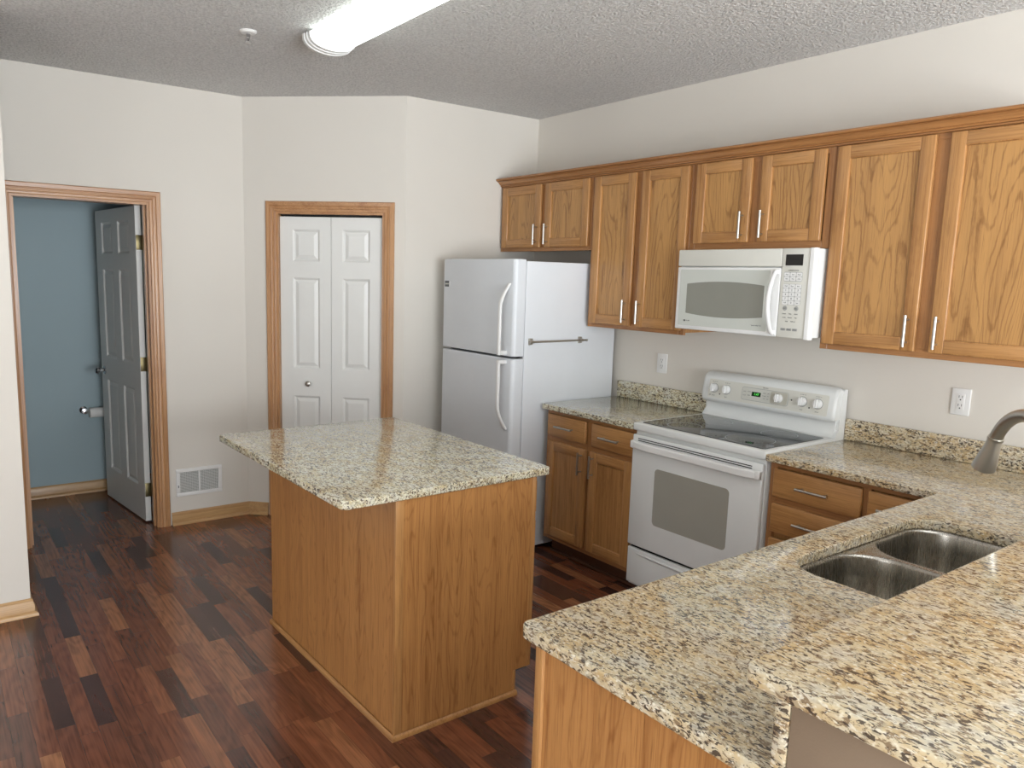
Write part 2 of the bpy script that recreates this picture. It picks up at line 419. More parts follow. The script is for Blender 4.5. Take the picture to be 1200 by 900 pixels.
b = B(); b.box(X - T - .002, X + .002, -2.449, -2.4352, 0, 2.035); b.box(X - T - .002, X + .002, -3.1648, -3.151, 0, 2.035); b.box(X - T - .002, X + .002, -3.151, -2.449, 2.021, 2.0348, mi=1)
b.box(X - .075, X - .04, -2.46, -2.449, 0, 2.021); b.box(X - .075, X - .04, -3.151, -3.14, 0, 2.021)
struct(b.done('trim_2', [OT, OTX]))
tr3 = struct(casing('trim_3', S0, S1, PTOP, lambda u, d, z: PW(u, d, z)))
b = B(); pbox(b, S0, S0 + .014, -.1, .002, 0, PTOP); pbox(b, S1 - .014, S1, -.1, .002, 0, PTOP); pbox(b, S0 + .014, S1 - .014, -.1, .002, PTOP - .014, PTOP, mi=1)
struct(b.done('trim_4', [OT, OTX]))

# moulded panel doors
def panel_slab(b, Wd, Hd, Td, cells, both=True):
    """x 0..W, y 0..T (front face y=0), z 0..H, with moulded recesses"""
    xs = sorted(set([0, Wd] + [c[0] for c in cells] + [c[1] for c in cells])); zs = sorted(set([0, Hd] + [c[2] for c in cells] + [c[3] for c in cells]))
    def isc(xa, xb, za, zb):
        return any(c[0] <= xa + 1e-6 and c[1] >= xb - 1e-6 and c[2] <= za + 1e-6 and c[3] >= zb - 1e-6 for c in cells)
    for side in ((0, 1), (Td, -1)):
        y0, sg = side
        for xa, xb in zip(xs, xs[1:]):
            for za, zb in zip(zs, zs[1:]):
                if isc(xa, xb, za, zb): continue
                vs = [b.bm.verts.new(p) for p in ((xa, y0, za), (xb, y0, za), (xb, y0, zb), (xa, y0, zb))]
                b.bm.faces.new(vs if sg > 0 else vs[::-1])
        for (xa, xb, za, zb) in cells:
            L = []
            for ins, dep in ((0, 0), (.006, .004), (.012, .011), (.016, .012), (.036, .004), (.040, .003)):
                L.append([b.bm.verts.new((p, y0 + sg * dep, r)) for p, r in ((xa + ins, za + ins), (xb - ins, za + ins), (xb - ins, zb - ins), (xa + ins, zb - ins))])
            for p, r in zip(L, L[1:]):
                for k in range(4): b.bm.faces.new((p[k], p[(k + 1) % 4], r[(k + 1) % 4], r[k]))
            b.bm.faces.new(L[-1])
    for quad in (((0, 0, 0), (0, Td, 0), (0, Td, Hd), (0, 0, Hd)), ((Wd, 0, 0), (Wd, Td, 0), (Wd, Td, Hd), (Wd, 0, Hd)), ((0, 0, 0), (Wd, 0, 0), (Wd, Td, 0), (0, Td, 0)), ((0, 0, Hd), (Wd, 0, Hd), (Wd, Td, Hd), (0, Td, Hd))):
        b.bm.faces.new([b.bm.verts.new(p) for p in quad])
    bmesh.ops.remove_doubles(b.bm, verts=b.bm.verts, dist=1e-6)
# bifold pantry door: two leaves
bf = thing('bifold_door', 'white moulded six panel bifold pantry door with round nickel knob, in the angled wall', 'door', PW(.49, 0, .0))
LW = (S1 - S0 - .028 - .006) / 2
for k in range(2):
    s0 = S0 + .014 + .0015 + k * (LW + .003)
    b = B(); panel_slab(b, LW, 1.984, .034, [(.085, LW - .075, .20, .815), (.085, LW - .075, 1.0, 1.595), (.085, LW - .075, 1.70, 1.905)] if k == 0 else [(.075, LW - .085, .20, .815), (.075, LW - .085, 1.0, 1.595), (.075, LW - .085, 1.70, 1.905)])
    mt = Matrix(((pd.x, -pn.x, 0, PW(s0, -.028, 0)[0]), (pd.y, -pn.y, 0, PW(s0, -.028, 0)[1]), (0, 0, 1, .012), (0, 0, 0, 1)))
    lf = b.done('door_leaf', WH_D, bf, xf=mt, smooth=False)
    if k == 1:
        B().lathe(PW(.645, -.028, .912), (pn.x, pn.y, 0), [(.010, 0), (.009, .012), (.016, .018), (.019, .026), (.017, .033), (.008, .038), (.001, .039)]).done('knob', NICK, lf)
B_ = B(); pbox(B_, S0 + .014, S1 - .014, -.075, -.045, PTOP - .022, PTOP - .0142); struct(B_.done('gap_shade_strip', BLACK))  # black strip in the gap above the leaves; shade put in as colour

# open bathroom door
hx, hy = X - T - .016, -2.489
fd = Vector((-.993, -.118)).normalized(); fnm = Vector((fd.y, -fd.x))   # fnm faces the kitchen side (-y)
if fnm.y > 0: fnm = -fnm
DW = .775
dr = thing('panel_door', 'white six panel bathroom door standing open with brass hinges', 'door', (hx, hy, 0))
b = B(); c1, c2 = (.12, DW / 2 - .055), (DW / 2 + .055, DW - .12)
cells = [(c[0], c[1], z0, z1) for c in (c1, c2) for z0, z1 in ((.22, .86), (1.02, 1.62), (1.72, 1.93))]
panel_slab(b, DW, 2.01, .035, cells)
mt = Matrix(((fd.x, -fnm.x, 0, hx), (fd.y, -fnm.y, 0, hy), (0, 0, 1, .012), (0, 0, 0, 1)))
leaf = b.done('door_leaf', WH_D, dr, xf=mt, smooth=False)
for z in (.22, 1.04, 1.80):
    b = B(); b.box(X - T - .008, X - T + .030, -2.4505, -2.449 , z - .045, z + .045, .0005)
    b.tube([(X - T - .012, -2.452, z - .045), (X - T - .012, -2.452, z + .045)], .006, 10)
    b.box(hx + .0003, hx + .002, -2.487, -2.4525, z - .045, z + .045, .0005)
    b.done('hinge', BRASS, dr)
kp = Vector((hx, hy)) + fd * (DW - .07)
B().lathe((kp.x, kp.y, .93), (fnm.x, fnm.y, 0), [(.030, 0), (.030, .006), (.012, .010), (.011, .030), (.018, .036), (.026, .046), (.026, .058), (.018, .066), (.001, .068)]).done('doorknob', CHROME, dr)
# toilet paper holder on blue wall
tp = thing('toilet_paper_holder', 'chrome toilet paper holder on the blue bathroom wall beside the open door', 'toilet paper holder', (-1.81, -2.60, .615))
for y in (-2.685, -2.52):
    b = B(); b.lathe((-1.81, y, .615), (1, 0, 0), [(.026, 0), (.026, .008), (.012, .014), (.011, .05), (.020, .056), (.024, .066), (.020, .078), (.001, .082)])
    b.done('bracket', CHROME, tp)
b = B(); b.tube([(-1.748, -2.68, .615), (-1.748, -2.525, .615)], .006, 10); b.done('rod', CHROME, tp)
rb = B(); rb.loops([[(-1.748 + r * math.cos(2 * PI * k / 28), -2.656 + h, .600 + r * math.sin(2 * PI * k / 28)) for k in range(28)] for r, h in ((.0215, 0), (.034, .001), (.036, .003), (.036, .103), (.034, .105), (.0215, .106), (.0205, .104), (.0205, .002), (.0215, 0))], caps=False)
bmesh.ops.remove_doubles(rb.bm, verts=rb.bm.verts, dist=1e-6)
tagged(rb.done('toilet_paper_roll', PAPER), 'thin white toilet paper roll hanging in the chrome holder', 'toilet paper')

# return air grille on the left wall
vt = thing('air_return_vent', 'white metal return air vent low on the wall beside the bathroom door', 'vent', (X, -2.18, .18))
b = B(); y0, y1, z0, z1 = -2.327, -2.033, .185, .366
for q in ((y0, y1, z1 - .024, z1), (y0, y1, z0, z0 + .024), (y0, y0 + .024, z0 + .024, z1 - .024), (y1 - .024, y1, z0 + .024, z1 - .024), (-2.186, -2.174, z0 + .024, z1 - .024)):
    b.box(X, X + .010, *q, b=.002)
b.done('frame', WH_P, vt)
b = B()
for k in range(16):
    z = z0 + .028 + k * .0082
    b.box(X + .001, X + .006, y0 + .022, y1 - .022, z, z + .0022)
for k in range(24):
    y = y0 + .028 + k * .0103
    b.box(X + .0065, X + .0075, y, y + .0015, z0 + .02, z1 - .02)
b.done('grille', WH_P, vt)
b = B(); b.box(X - .0, X + .0008, y0 + .02, y1 - .02, z0 + .02, z1 - .02); b.done('filter', GRILL, vt)
B().box(X + .0102, X + .016, y0 + .010, y0 + .014, z0 + .06, z0 + .075).done('lever', INK, vt)

# ------------------------------------------------------------------ cabinets
def bar_handle(c0, c1, face_y, parent, r=.006):
    """two ends of the bar; posts go back to face_y"""
    c0, c1 = Vector(c0), Vector(c1); b = B(); b.tube([c0, c1], r, 12)
    d = (c1 - c0).normalized()
    for p in (c0 + d * .018, c1 - d * .018): b.tube([p, (p.x, face_y, p.z)], r * .72, 10)
    return b.done('handle', NICK, parent)
def cab_door(parent, x0, x1, z0, z1, yf, hside=None, hz=None, name='door', sw=.056, fig=OP):
    """framed flat panel door, front plane y=yf, thickness 20 mm behind it"""
    t = .0195; b = B(); yb = yf + t
    def prof(o):  return None
    # stiles and rails with a round outer edge and a stepped inner edge
    def member(p0, p1, along, mi, outer, inner):
        pass
    b.box(x0, x0 + sw, yf, yb, z0, z1, .0045, 3, 0); b.box(x1 - sw, x1, yf, yb, z0, z1, .0045, 3, 0)
    b.box(x0 + sw - .003, x1 - sw + .003, yf + .0006, yb, z0, z0 + sw, .005, 3, 1); b.box(x0 + sw - .003, x1 - sw + .003, yf + .0006, yb, z1 - sw, z1, .005, 3, 1)
    o = b.done(name, [OV, OX], parent)
    b = B(); g = sw - .001
    b.box(x0 + g, x1 - g, yf + .0105, yb - .002, z0 + g, z1 - g)
    b.done('panel', fig, o)
    if hside:
        hx_ = x1 - .030 if hside == 'r' else x0 + .030
        bar_handle((hx_, yf - .030, hz), (hx_, yf - .030, hz + .128), yf, o)
    return o
def drawer(parent, x0, x1, z0, z1, yf):
    b = B(); b.box(x0, x1, yf, yf + .0195, z0, z1, .006, 3)
    o = b.done('drawer', OX, parent); c = (x0 + x1) / 2; z = (z0 + z1) / 2
    bar_handle((c - .07, yf - .030, z), (c + .07, yf - .030, z), yf, o); return o
UF = -.305
def upper(label, x0, x1, zb, doors, group='oak wall cabinets along the stove wall'):
    t = thing('wall_cabinet', label, 'cabinet', ((x0 + x1) / 2, -.15, zb), group)
    b = B(); e = .0006
    b.box(x0 + e, x1 - e, UF + .019, -.001, zb + .012, 2.262, 0, 1, 0)
    b.done('body', [OV], t)
    b = B(); b.box(x0 + e, x0 + .035, UF, UF + .019, zb, 2.262, .0015, 1, 0); b.box(x1 - .035, x1 - e, UF, UF + .019, zb, 2.262, .0015, 1, 0)
    b.box(x0 + .035, x1 - .035, UF + .0003, UF + .019, zb, zb + .036, .001, 1, 1); b.box(x0 + .035, x1 - .035, UF + .0003, UF + .019, 2.215, 2.262, .001, 1, 1)
    m_ = (doors[0][1] + doors[1][0]) / 2
    b.box(m_ - .035, m_ + .035, UF + .0003, UF + .019, zb + .036, 2.215, .001, 1, 0)
    b.done('face_frame', [OFR, OFX], t)
    for (a, c, z0, hs) in doors:
        cab_door(t, a, c, z0, 2.237, UF - .0205, hs, z0 + .018)
    return t
upper('short two door honey oak wall cabinet mounted above the white refrigerator', 0.003, .885, 1.815, [(.034, .430, 1.838, 'r'), (.474, .866, 1.838, 'l')])
upper('tall two door oak wall cabinet between refrigerator and microwave', .885, 1.609, 1.362, [(.912, 1.234, 1.385, 'r'), (1.281, 1.597, 1.385, 'l')])
upper('short two door oak wall cabinet directly above the microwave', 1.609, 2.371, 1.806, [(1.645, 1.966, 1.839, 'r'), (2.018, 2.335, 1.839, 'l')])
upper('widest tall two door oak wall cabinet, right of the microwave', 2.371, 3.262, 1.362, [(2.388, 2.782, 1.386, 'r'), (2.836, 3.235, 1.386, 'l')])
# crown
cr = [(0, 2.241), (-.007, 2.241), (-.010, 2.244), (-.010, 2.248), (-.007, 2.250), (-.014, 2.251), (-.017, 2.255), (-.015, 2.259), (-.022, 2.260), (-.026, 2.266), (-.032, 2.274), (-.042, 2.279), (-.047, 2.281), (-.044, 2.284), (-.053, 2.285), (-.056, 2.289), (-.056, 2.296), (-.053, 2.298), (0, 2.298)]
b = B(); b.prism(cr, lambda p, q, a: (a, UF - .0005 + p, q), .002, 3.262)
tagged(b.done('crown_moulding', OFX), 'long stepped oak crown moulding running along the tops of the wall cabinets', 'moulding')

# base cabinets
def base(label, x0, x1, units, extra=None, group='oak base cabinets along the stove wall'):
    t = thing('base_cabinet', label, 'cabinet', ((x0 + x1) / 2, -.3, 0), group); BF = -.61; e = .0006
    b = B(); b.box(x0 + e, x1 - e, BF + .019, -.002, .105, .883); b.done('body', OV, t)
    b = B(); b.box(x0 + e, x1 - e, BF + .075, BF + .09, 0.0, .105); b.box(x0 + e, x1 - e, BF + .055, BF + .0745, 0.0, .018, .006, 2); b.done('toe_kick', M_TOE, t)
    b = B(); b.box(x0 + e, x0 + .03, BF, BF + .019, .1, .883, .001, 1, 0); b.box(x1 - .03, x1 - e, BF, BF + .019, .1, .883, .001, 1, 0)
    b.box(x0 + .03, x1 - .03, BF + .0003, BF + .019, .1, .135, .001, 1, 1); b.box(x0 + .03, x1 - .03, BF + .0003, BF + .019, .86, .883, .001, 1, 1)
    b.box(x0 + .03, x1 - .03, BF + .0006, BF + .019, .70, .74, .001, 1, 1)
    if extra: b.box(extra[0], extra[1], BF + .0002, BF + .019, .135, .86, .001, 1, 0)
    b.done('face_frame', [OFR, OFX], t); yf = BF - .0205
    for u in units:
        if u[0] == 'w': drawer(t, *u[1:5], yf)
        else: cab_door(t, *u[1:5], yf, u[5], u[4] - .146, fig=OV)
    return t
base('two door two drawer oak base cabinet between refrigerator and range', .905, 1.6075, [('w', .926, 1.243, .732, .860), ('w', 1.290, 1.592, .732, .860), ('d', .930, 1.252, .130, .702, 'r'), ('d', 1.283, 1.598, .130, .702, 'l')], (1.240, 1.290))
base('stacked drawer oak base cabinet just right of the range', 2.376, 3.080, [('w', 2.402, 2.787, .732, .857), ('w', 2.402, 2.787, .575, .702), ('w', 2.402, 2.787, .36, .548), ('w', 2.402, 2.787, .13, .334), ('w', 2.812, 3.055, .732, .857), ('d', 2.812, 3.055, .13, .702, 'l')], (2.784, 2.815))

# ------------------------------------------------------------------ granite worktops
ZT, ZB = .914, .884
lc = thing('granite_worktop', 'short speckled granite worktop between the refrigerator and the range', 'countertop', (1.25, -.3, ZB))
slab('slab', rrect(.889, 1.6055, -.648, -.002, [.01, 0.004, .002, .002]), [], ZB, ZT, .004, GR_C, lc)
b = B(); b.box(.889, 1.6055, -.022, -.0015, ZT, 1.016, .003); b.done('backsplash', GR_C, lc)
rc = thing('granite_worktop', 'large L-shaped speckled granite worktop tinted for warm light, holding the steel sink', 'countertop', (3.3, -1.2, ZB))
outer = [(2.3735, -.648), (3.045, -.648), (3.057, -.651), (3.063, -.657), (3.066, -.668)] + [(3.066 + .025 - .025 * math.cos(t), -2.59 + .025 - .025 * math.sin(t)) for t in [PI / 2 * k / 6 for k in range(7)]] + [(3.6655, -2.59), (3.6655, -.6), (4.3, -.6), (4.3, -.002), (2.3735, -.002)]
SX0, SX1, SY0, SY1 = 3.166, 3.562, -1.775, -.998
slab('slab', outer, [rrect(SX0, SX1, SY0, SY1, [.105, .09, .09, .105], 10)], ZB, ZT, .004, GR_W, rc)
b = B(); b.box(2.3735, 4.3, -.022, -.0015, ZT, 1.016, .003); b.done('backsplash', GR_W, rc)
b = B(); b.box(3.666, 3.6895, -2.59, -.60, ZT - .03, 1.0485, .002); b.done('bar_backsplash', GR_W, rc)
# bar top on the half wall
struct(B().box(3.690, 3.94, -2.588, -.602, 0, 1.0485, .004, 2).done('wall_half', M_TAUPE))
tagged(slab('bar_counter', rrect(3.623, 4.03, -2.615, -.602, [.018, .04, .01, .01]), [], 1.050, 1.080, .005, GR_W, None, (3.8, -1.6, 1.05)), 'raised speckled granite bar top on the half wall, nearest the viewer', 'countertop')
# peninsula cabinet
pc = thing('peninsula_cabinet', 'oak peninsula cabinet with plain end panel under the sink worktop', 'cabinet', (3.38, -1.6, 0))
b = B(); b.box(3.105, 3.664, -2.545, -2.0, .105, .883); b.box(3.105, 3.664, -2.0, -.64, .105, .65); b.box(3.105, 3.12, -2.0, -.64, .65, .883); b.done('body', OV, pc)
b = B(); b.box(3.18, 3.664, -2.545, -.64, 0, .105); b.done('toe_kick', OV, pc)
b = B(); b.box(3.122, 3.664, -2.558, -2.5455, 0, .883); b.done('end_panel', OL, pc)
b = B(); b.box(3.098, 3.121, -2.566, -2.5, 0.0, .883, .0015); b.done('corner_stile', OV, pc)

# ------------------------------------------------------------------ sink
sk = thing('sink', 'brushed stainless steel double bowl sink set under the peninsula worktop', 'sink', (3.38, -1.387, .70))
dz = .8835
bowlA = (3.170, 3.558, -1.770, -1.400); bowlB = (3.170, 3.558, -1.382, -1.002)
def bowl_outline(q, corners, ins=0.0):
    return rrect(q[0] + ins, q[1] - ins, q[2] + ins, q[3] - ins, [max(.02, c - ins * .6) for c in corners], 10)
cA = [.10, .09, .05, .125]; cB = [.125, .05, .09, .105]
slab('deck', rrect(3.150, 3.575, -1.79, -.982, .10, 8), [bowl_outline(bowlA, cA), bowl_outline(bowlB, cB)], dz - .003, dz, .0007, STEEL, sk)
for q, c in ((bowlA, cA), (bowlB, cB)):
    b = B(); Ls = []
    for ins, z in ((-.001, dz - .0008), (.001, dz - .004), (.003, dz - .012), (.006, dz - .06), (.012, dz - .12), (.018, dz - .155), (.03, dz - .172), (.05, dz - .180), (.10, dz - .183)):
        Ls.append([(x, y, z) for x, y in bowl_outline(q, c, ins)])
    b.loops(Ls, caps=False)
    b.bm.faces.new([b.bm.verts.new(p) for p in Ls[-1]])
    bmesh.ops.remove_doubles(b.bm, verts=b.bm.verts, dist=1e-5)
    ob = b.done('bowl', STEEL, sk)
    cx, cy = (q[0] + q[1]) / 2, (q[2] + q[3]) / 2
    B().lathe((cx, cy, dz - .1835), (0, 0, 1), [(.044, 0), (.044, .003), (.038, .004), (.032, .0015), (.001, .001)]).done('drain', CHROME, ob)

# ------------------------------------------------------------------ faucet
fc = thing('kitchen_faucet', 'brushed nickel gooseneck kitchen faucet arching over the sink', 'faucet', (3.592, -1.387, ZT))
fdv = Vector((3.42 - 3.592, -1.25 + 1.387, 0)).normalized(); fb = Vector((3.592, -1.387, 0))
def FP(r, z): p = fb + fdv * r; return (p.x, p.y, z)
pts = [FP(0, .95), FP(0, 1.05), FP(0, 1.20)]
for k in range(1, 8):
    a = PI - .5 * PI * k / 7; pts.append(FP(.068 + .068 * math.cos(a), 1.199 + .134 * math.sin(a)))
for k in range(1, 9):
    a = .5 * PI - math.radians(68) * k / 8; pts.append(FP(.068 + .133 * math.cos(a), 1.200 + .133 * math.sin(a)))
B().tube(pts, .0165, 20).done('spout', NICK, fc)
e0 = Vector(pts[-1]); dd = (Vector(FP(.236, 1.14)) - e0).normalized()
b = B(); b.tube([e0 - dd * .004, e0 + dd * .004], [.0195, .0195], 20); b.tube([e0 + dd * .004, e0 + dd * .03, e0 + dd * .080, e0 + dd * .096, e0 + dd * .098], [.0175, .020, .0275, .029, .025], 24); b.done('spray_head', NICK, fc)
B().lathe((fb.x, fb.y, ZT), (0, 0, 1), [(.027, 0), (.027, .006), (.022, .012), (.021, .06), (.018, .066)]).done('base', NICK, fc)
b = B(); b.tube([(fb.x, fb.y - .018, .955), (fb.x, fb.y - .04, .957), (fb.x - .01, fb.y - .09, .985)], [.010, .008, .006], 12); b.done('lever', NICK, fc)

# ------------------------------------------------------------------ island
isl = thing('kitchen_island', 'kitchen island with oak laminate sides and overhanging speckled granite top', 'island', (1.5, -1.9, 0), rotz=.0135)
slab('countertop', rrect(.866, 2.079, -2.534, -1.628, [.012, .03, .02, .012]), [], ZB, ZT, .004, GR_C, isl)
IX0, IX1, IY0, IY1 = .939, 2.067, -2.322, -1.69
b = B(); b.box(IX0 + .01, IX1 - .012, IY0 + .012, IY1 - .001, .10, .8835); b.box(IX0 + .01, IX1 - .012, IY0 + .012, IY1 - .075, 0, .10); b.done('body', OV, isl)
b = B(); b.box(IX0, IX1 - .012, IY0, IY0 + .0115, 0, .8835); b.done('side_panel', OL, isl)
b = B(); b.prism([(IY0 + .03, 0), (IY1 - .075, 0), (IY1 - .075, .10), (IY1 - .001, .10), (IY1 - .001, .8835), (IY0 + .03, .8835)], lambda p, q, a: (a, p, q), IX1 - .0115, IX1 - .003); b.done('end_panel', OL, isl)
b = B(); b.box(IX1 - .0118, IX1, IY0 - .003, IY0 + .029, .0, .8835, .0015); b.done('corner_strip', OV, isl)
b = B(); b.box(IX1 - .0028, IX1 - .0005, IY1 - .022, IY1 - .001, .10, .8835, .0005); b.box(IX1 - .0028, IX1 + .0015, IY1 - .090, IY1 - .076, 0.018, .10, .0005); b.done('edge_strip', OV, isl)
b = B(); b.sweep([(IX0, IY0 - .0035), (IX1 + .0005, IY0 - .0035), (IX1 + .0005, IY1 - .072)], [(0, 0), (.012, 0), (.012, .006), (.008, .014), (.002, .018), (0, .018)], -1); b.done('base_moulding', OX, isl)
for k in range(2):
    xa = IX0 + .02 + k * .56
    b = B(); b.box(xa, xa + .53, IY1, IY1 + .0195, .13, .70, .005); o = b.done('door', OV, isl)
    b = B(); b.tube([(xa + .5 - k * .47, IY1 + .05, .54), (xa + .5 - k * .47, IY1 + .05, .68)], .006, 10)
    for z in (.56, .66): b.tube([(xa + .5 - k * .47, IY1 + .05, z), (xa + .5 - k * .47, IY1 + .019, z)], .004, 8)
    b.done('handle', NICK, o)
    b = B(); b.box(xa, xa + .53, IY1, IY1 + .0195, .73, .86, .005); o = b.done('drawer', OX, isl)
    b = B(); b.tube([(xa + .2, IY1 + .05, .795), (xa + .34, IY1 + .05, .795)], .006, 10)
    for x in (.22, .32): b.tube([(xa + x, IY1 + .05, .795), (xa + x, IY1 + .019, .795)], .004, 8)
    b.done('handle', NICK, o)

# ------------------------------------------------------------------ refrigerator
fr = thing('refrigerator', 'white top freezer refrigerator standing left of the oak cabinets', 'refrigerator', (.5, -.42, 0))
FX0, FX1, FB, FF, FH = .128, .866, -.045, -.778, 1.737
B().box(FX0, FX1, FF, FB, .03, FH, .006, 3).done('body', WH_T, fr)
B().box(FX0 + .02, FX1 - .02, FF + .02, FF + .06, .0, .085).done('toe_grille', BLACK, fr)
def fdoor(z0, z1):
    r = .026; n = 6; y0, y1 = -.862, -.784
    prof = [(FX0, y1)] + [(FX0 + r - r * math.cos(t), y0 + r - r * math.sin(t)) for t in [PI / 2 * k / n for k in range(n + 1)]] + [(FX1 - r + r * math.sin(t), y0 + r - r * math.cos(t)) for t in [PI / 2 * k / n for k in range(n + 1)]] + [(FX1, y1)]
    b = B(); c = .004
    cxm = (FX0 + FX1) / 2
    def sh(k, z): return [(cxm + (x - cxm) * (1 - k / .36), y if y > -.79 else y + k, z) for x, y in prof]
    b.loops([sh(c, z0), sh(0, z0 + c), sh(0, z1 - c), sh(c, z1)]); return b
ud = fdoor(1.193, 1.747).done('freezer_door', WH_T, fr)
ld = fdoor(.095, 1.180).done('fridge_door', WH_T, fr)
B().box(FX0 + .012, FX1 - .012, -.7835, FF - .0005, .10, 1.735).done('gasket', plain('grey_gasket', (120, 122, 124), .7), fr)
B().box(FX0 + .02, FX1 - .03, -.80, -.7845, 1.1795, 1.1935).done('divider', BLACK, fr)
def fhandle(zs, parent):
    b = B(); hxm = .800; Ls = []
    pts = []
    (za, zb, flip) = zs
    n = 14; 
    for k in range(n + 1):
        t = k / n
        if t < .35: d = math.sin(t / .35 * PI / 2); y = -.860 - .052 * d; x = hxm + .022 * (1 - d)
        else: y = -.912; x = hxm
        pts.append((x, y, za + (zb - za) * t))
    pts.append((hxm, -.912, zb)); pts.append((hxm, -.860, zb + (0.0 if not flip else 0)))
    # wide flat-oval section
    rings = []
    for i, p in enumerate(pts[:-2]):
        hw = .0135 if i > 2 else .010 + .001 * i
        rings.append([(p[0] + hw * math.cos(a), p[1] + .010 * math.sin(a), p[2]) for a in [2 * PI * j / 14 for j in range(14)]])
    b.loops(rings)
    sgn = 1 if zb > za else -1
    b.box(hxm - .0125, hxm + .0125, -.920, -.858, min(zb, zb - sgn * .024), max(zb, zb - sgn * .024), .006, 3)
    return b.done('handle', WH_P, parent)
fhandle((1.610, 1.201, 0), ud); fhandle((.765, 1.172, 0), ld)
b = B(); b.box(FX0 + .030, FX0 + .078, -.8645, -.8615, 1.575, 1.612, .0008); lg = b.done('badge', INK, ud)
lg['label'] = 'small dark badge'
b = B()
for k in range(4): b.box(FX0 + .0355 + k * .0100, FX0 + .0425 + k * .0100, -.8651, -.8644, 1.589, 1.597)
b.done('emblem', OFFW, ud)
B().box(FX0 + .0785, FX0 + .083, -.865, -.8615, 1.575, 1.612, .0008).done('badge_edge', WH_P, ud)
B().box(FX0 + .005, FX0 + .16, -.80, -.70, 1.7375, 1.752, .004).done('hinge_cover', WH_P, fr)
# towel bar on fridge side
tb = thing('towel_bar', 'slim brushed nickel towel bar mounted on the refrigerator side', 'towel bar', (FX1, -.53, 1.278))
for y in (-.735, -.345):
    b = B(); b.box(FX1, FX1 + .006, y - .016, y + .016, 1.259, 1.297, .002); b.box(FX1 + .006, FX1 + .032, y - .007, y + .007, 1.271, 1.285, .003); b.done('bracket', NICK, tb)
b = B(); b.tube([(FX1 + .032, -.752, 1.278), (FX1 + .032, -.318, 1.278)], .0055, 12)
for y in (-.756, -.316): b.lathe((FX1 + .032, y - .006, 1.278), (0, 1, 0), [(.002, 0), (.008, .003), (.008, .009), (.002, .012)])
b.done('bar', NICK, tb)

# ------------------------------------------------------------------ range
st = thing('electric_range', 'white freestanding electric range with black glass cooktop', 'stove', (1.99, -.33, 0))
RX0, RX1 = 1.612, 2.369
B().box(RX0 + .003, RX1 - .003, -.628, -.025, .06, .883, .003).done('body', WH, st)
b = B(); b.box(RX0 + .03, RX1 - .03, -.60, -.1, 0, .06); b.done('plinth', BLACK, st)
B().box(RX0 - .003, RX1 + .002, -.652, -.075, .886, .925, .007, 3).done('cooktop_frame', WH, st)
ct = slab('cooktop_glass', rrect(RX0 + .025, RX1 - .025, -.622, -.135, .018), [], .9245, .9275, .0008, GLASS, st)
def ring(cx, cy, r):
    b = B(); n = 48; z = .9278
    for rr in (r, ):
        o_ = [b.bm.verts.new((cx + rr * math.cos(2 * PI * k / n), cy + rr * math.sin(2 * PI * k / n), z)) for k in range(n)]
        i_ = [b.bm.verts.new((cx + (rr - .004) * math.cos(2 * PI * k / n), cy + (rr - .004) * math.sin(2 * PI * k / n), z)) for k in range(n)]
        for k in range(n): b.bm.faces.new((o_[k], o_[(k + 1) % n], i_[(k + 1) % n], i_[k]))
    b.done('burner_ring', RING, ct)
ring(2.183, -.490, .112); ring(1.812, -.500, .085); ring(1.815, -.270, .095); ring(2.185, -.262, .085)
# backguard
bg = [(-.045, .9255), (-.105, .9255), (-.092, .94), (-.082, .965), (-.078, .995), (-.078, 1.003), (-.112, 1.003), (-.120, 1.010), (-.124, 1.022), (-.108, 1.130), (-.098, 1.150), (-.082, 1.162), (-.060, 1.164), (-.045, 1.155), (-.035, 1.12), (-.026, .9255)]
b = B(); b.prism([p for p in bg[:6]] + [(-.035, 1.003), (-.026, .9255)][0:2], lambda p, q, a: (a, p, q), RX0 + .012, RX1 - .012); b.done('backguard_riser', WH, st)
b = B(); con = [(-.040, 1.0035)] + bg[6:15]
def con_at(k, a):
    cy_, cz_ = -.08, 1.08
    return [(a, cy_ + (p - cy_) * k, cz_ + (q - cz_) * k) for p, q in con]
b.loops([con_at(.86, RX0 - .0), con_at(.95, RX0 + .006), con_at(1, RX0 + .018), con_at(1, RX1 - .018), con_at(.95, RX1 - .006), con_at(.86, RX1 + .002)])
cons = b.done('control_console', WH, st)
b = B(); b.prism([(-.105, .9255), (-.075, .96), (-.070, 1.05), (-.06, 1.13), (-.045, 1.155), (-.022, 1.155), (-.022, .90), (-.07, .90)], lambda p, q, a: (a, p, q), RX1 - .0115, RX1 + .0035)
b.done('side_cap', WH, st); b = B()
b.prism([(-.105, .9255), (-.075, .96), (-.070, 1.05), (-.06, 1.13), (-.045, 1.155), (-.022, 1.155), (-.022, .90), (-.07, .90)], lambda p, q, a: (a, p, q), RX0 - .001, RX0 + .0115)
b.done('side_cap', WH, st)
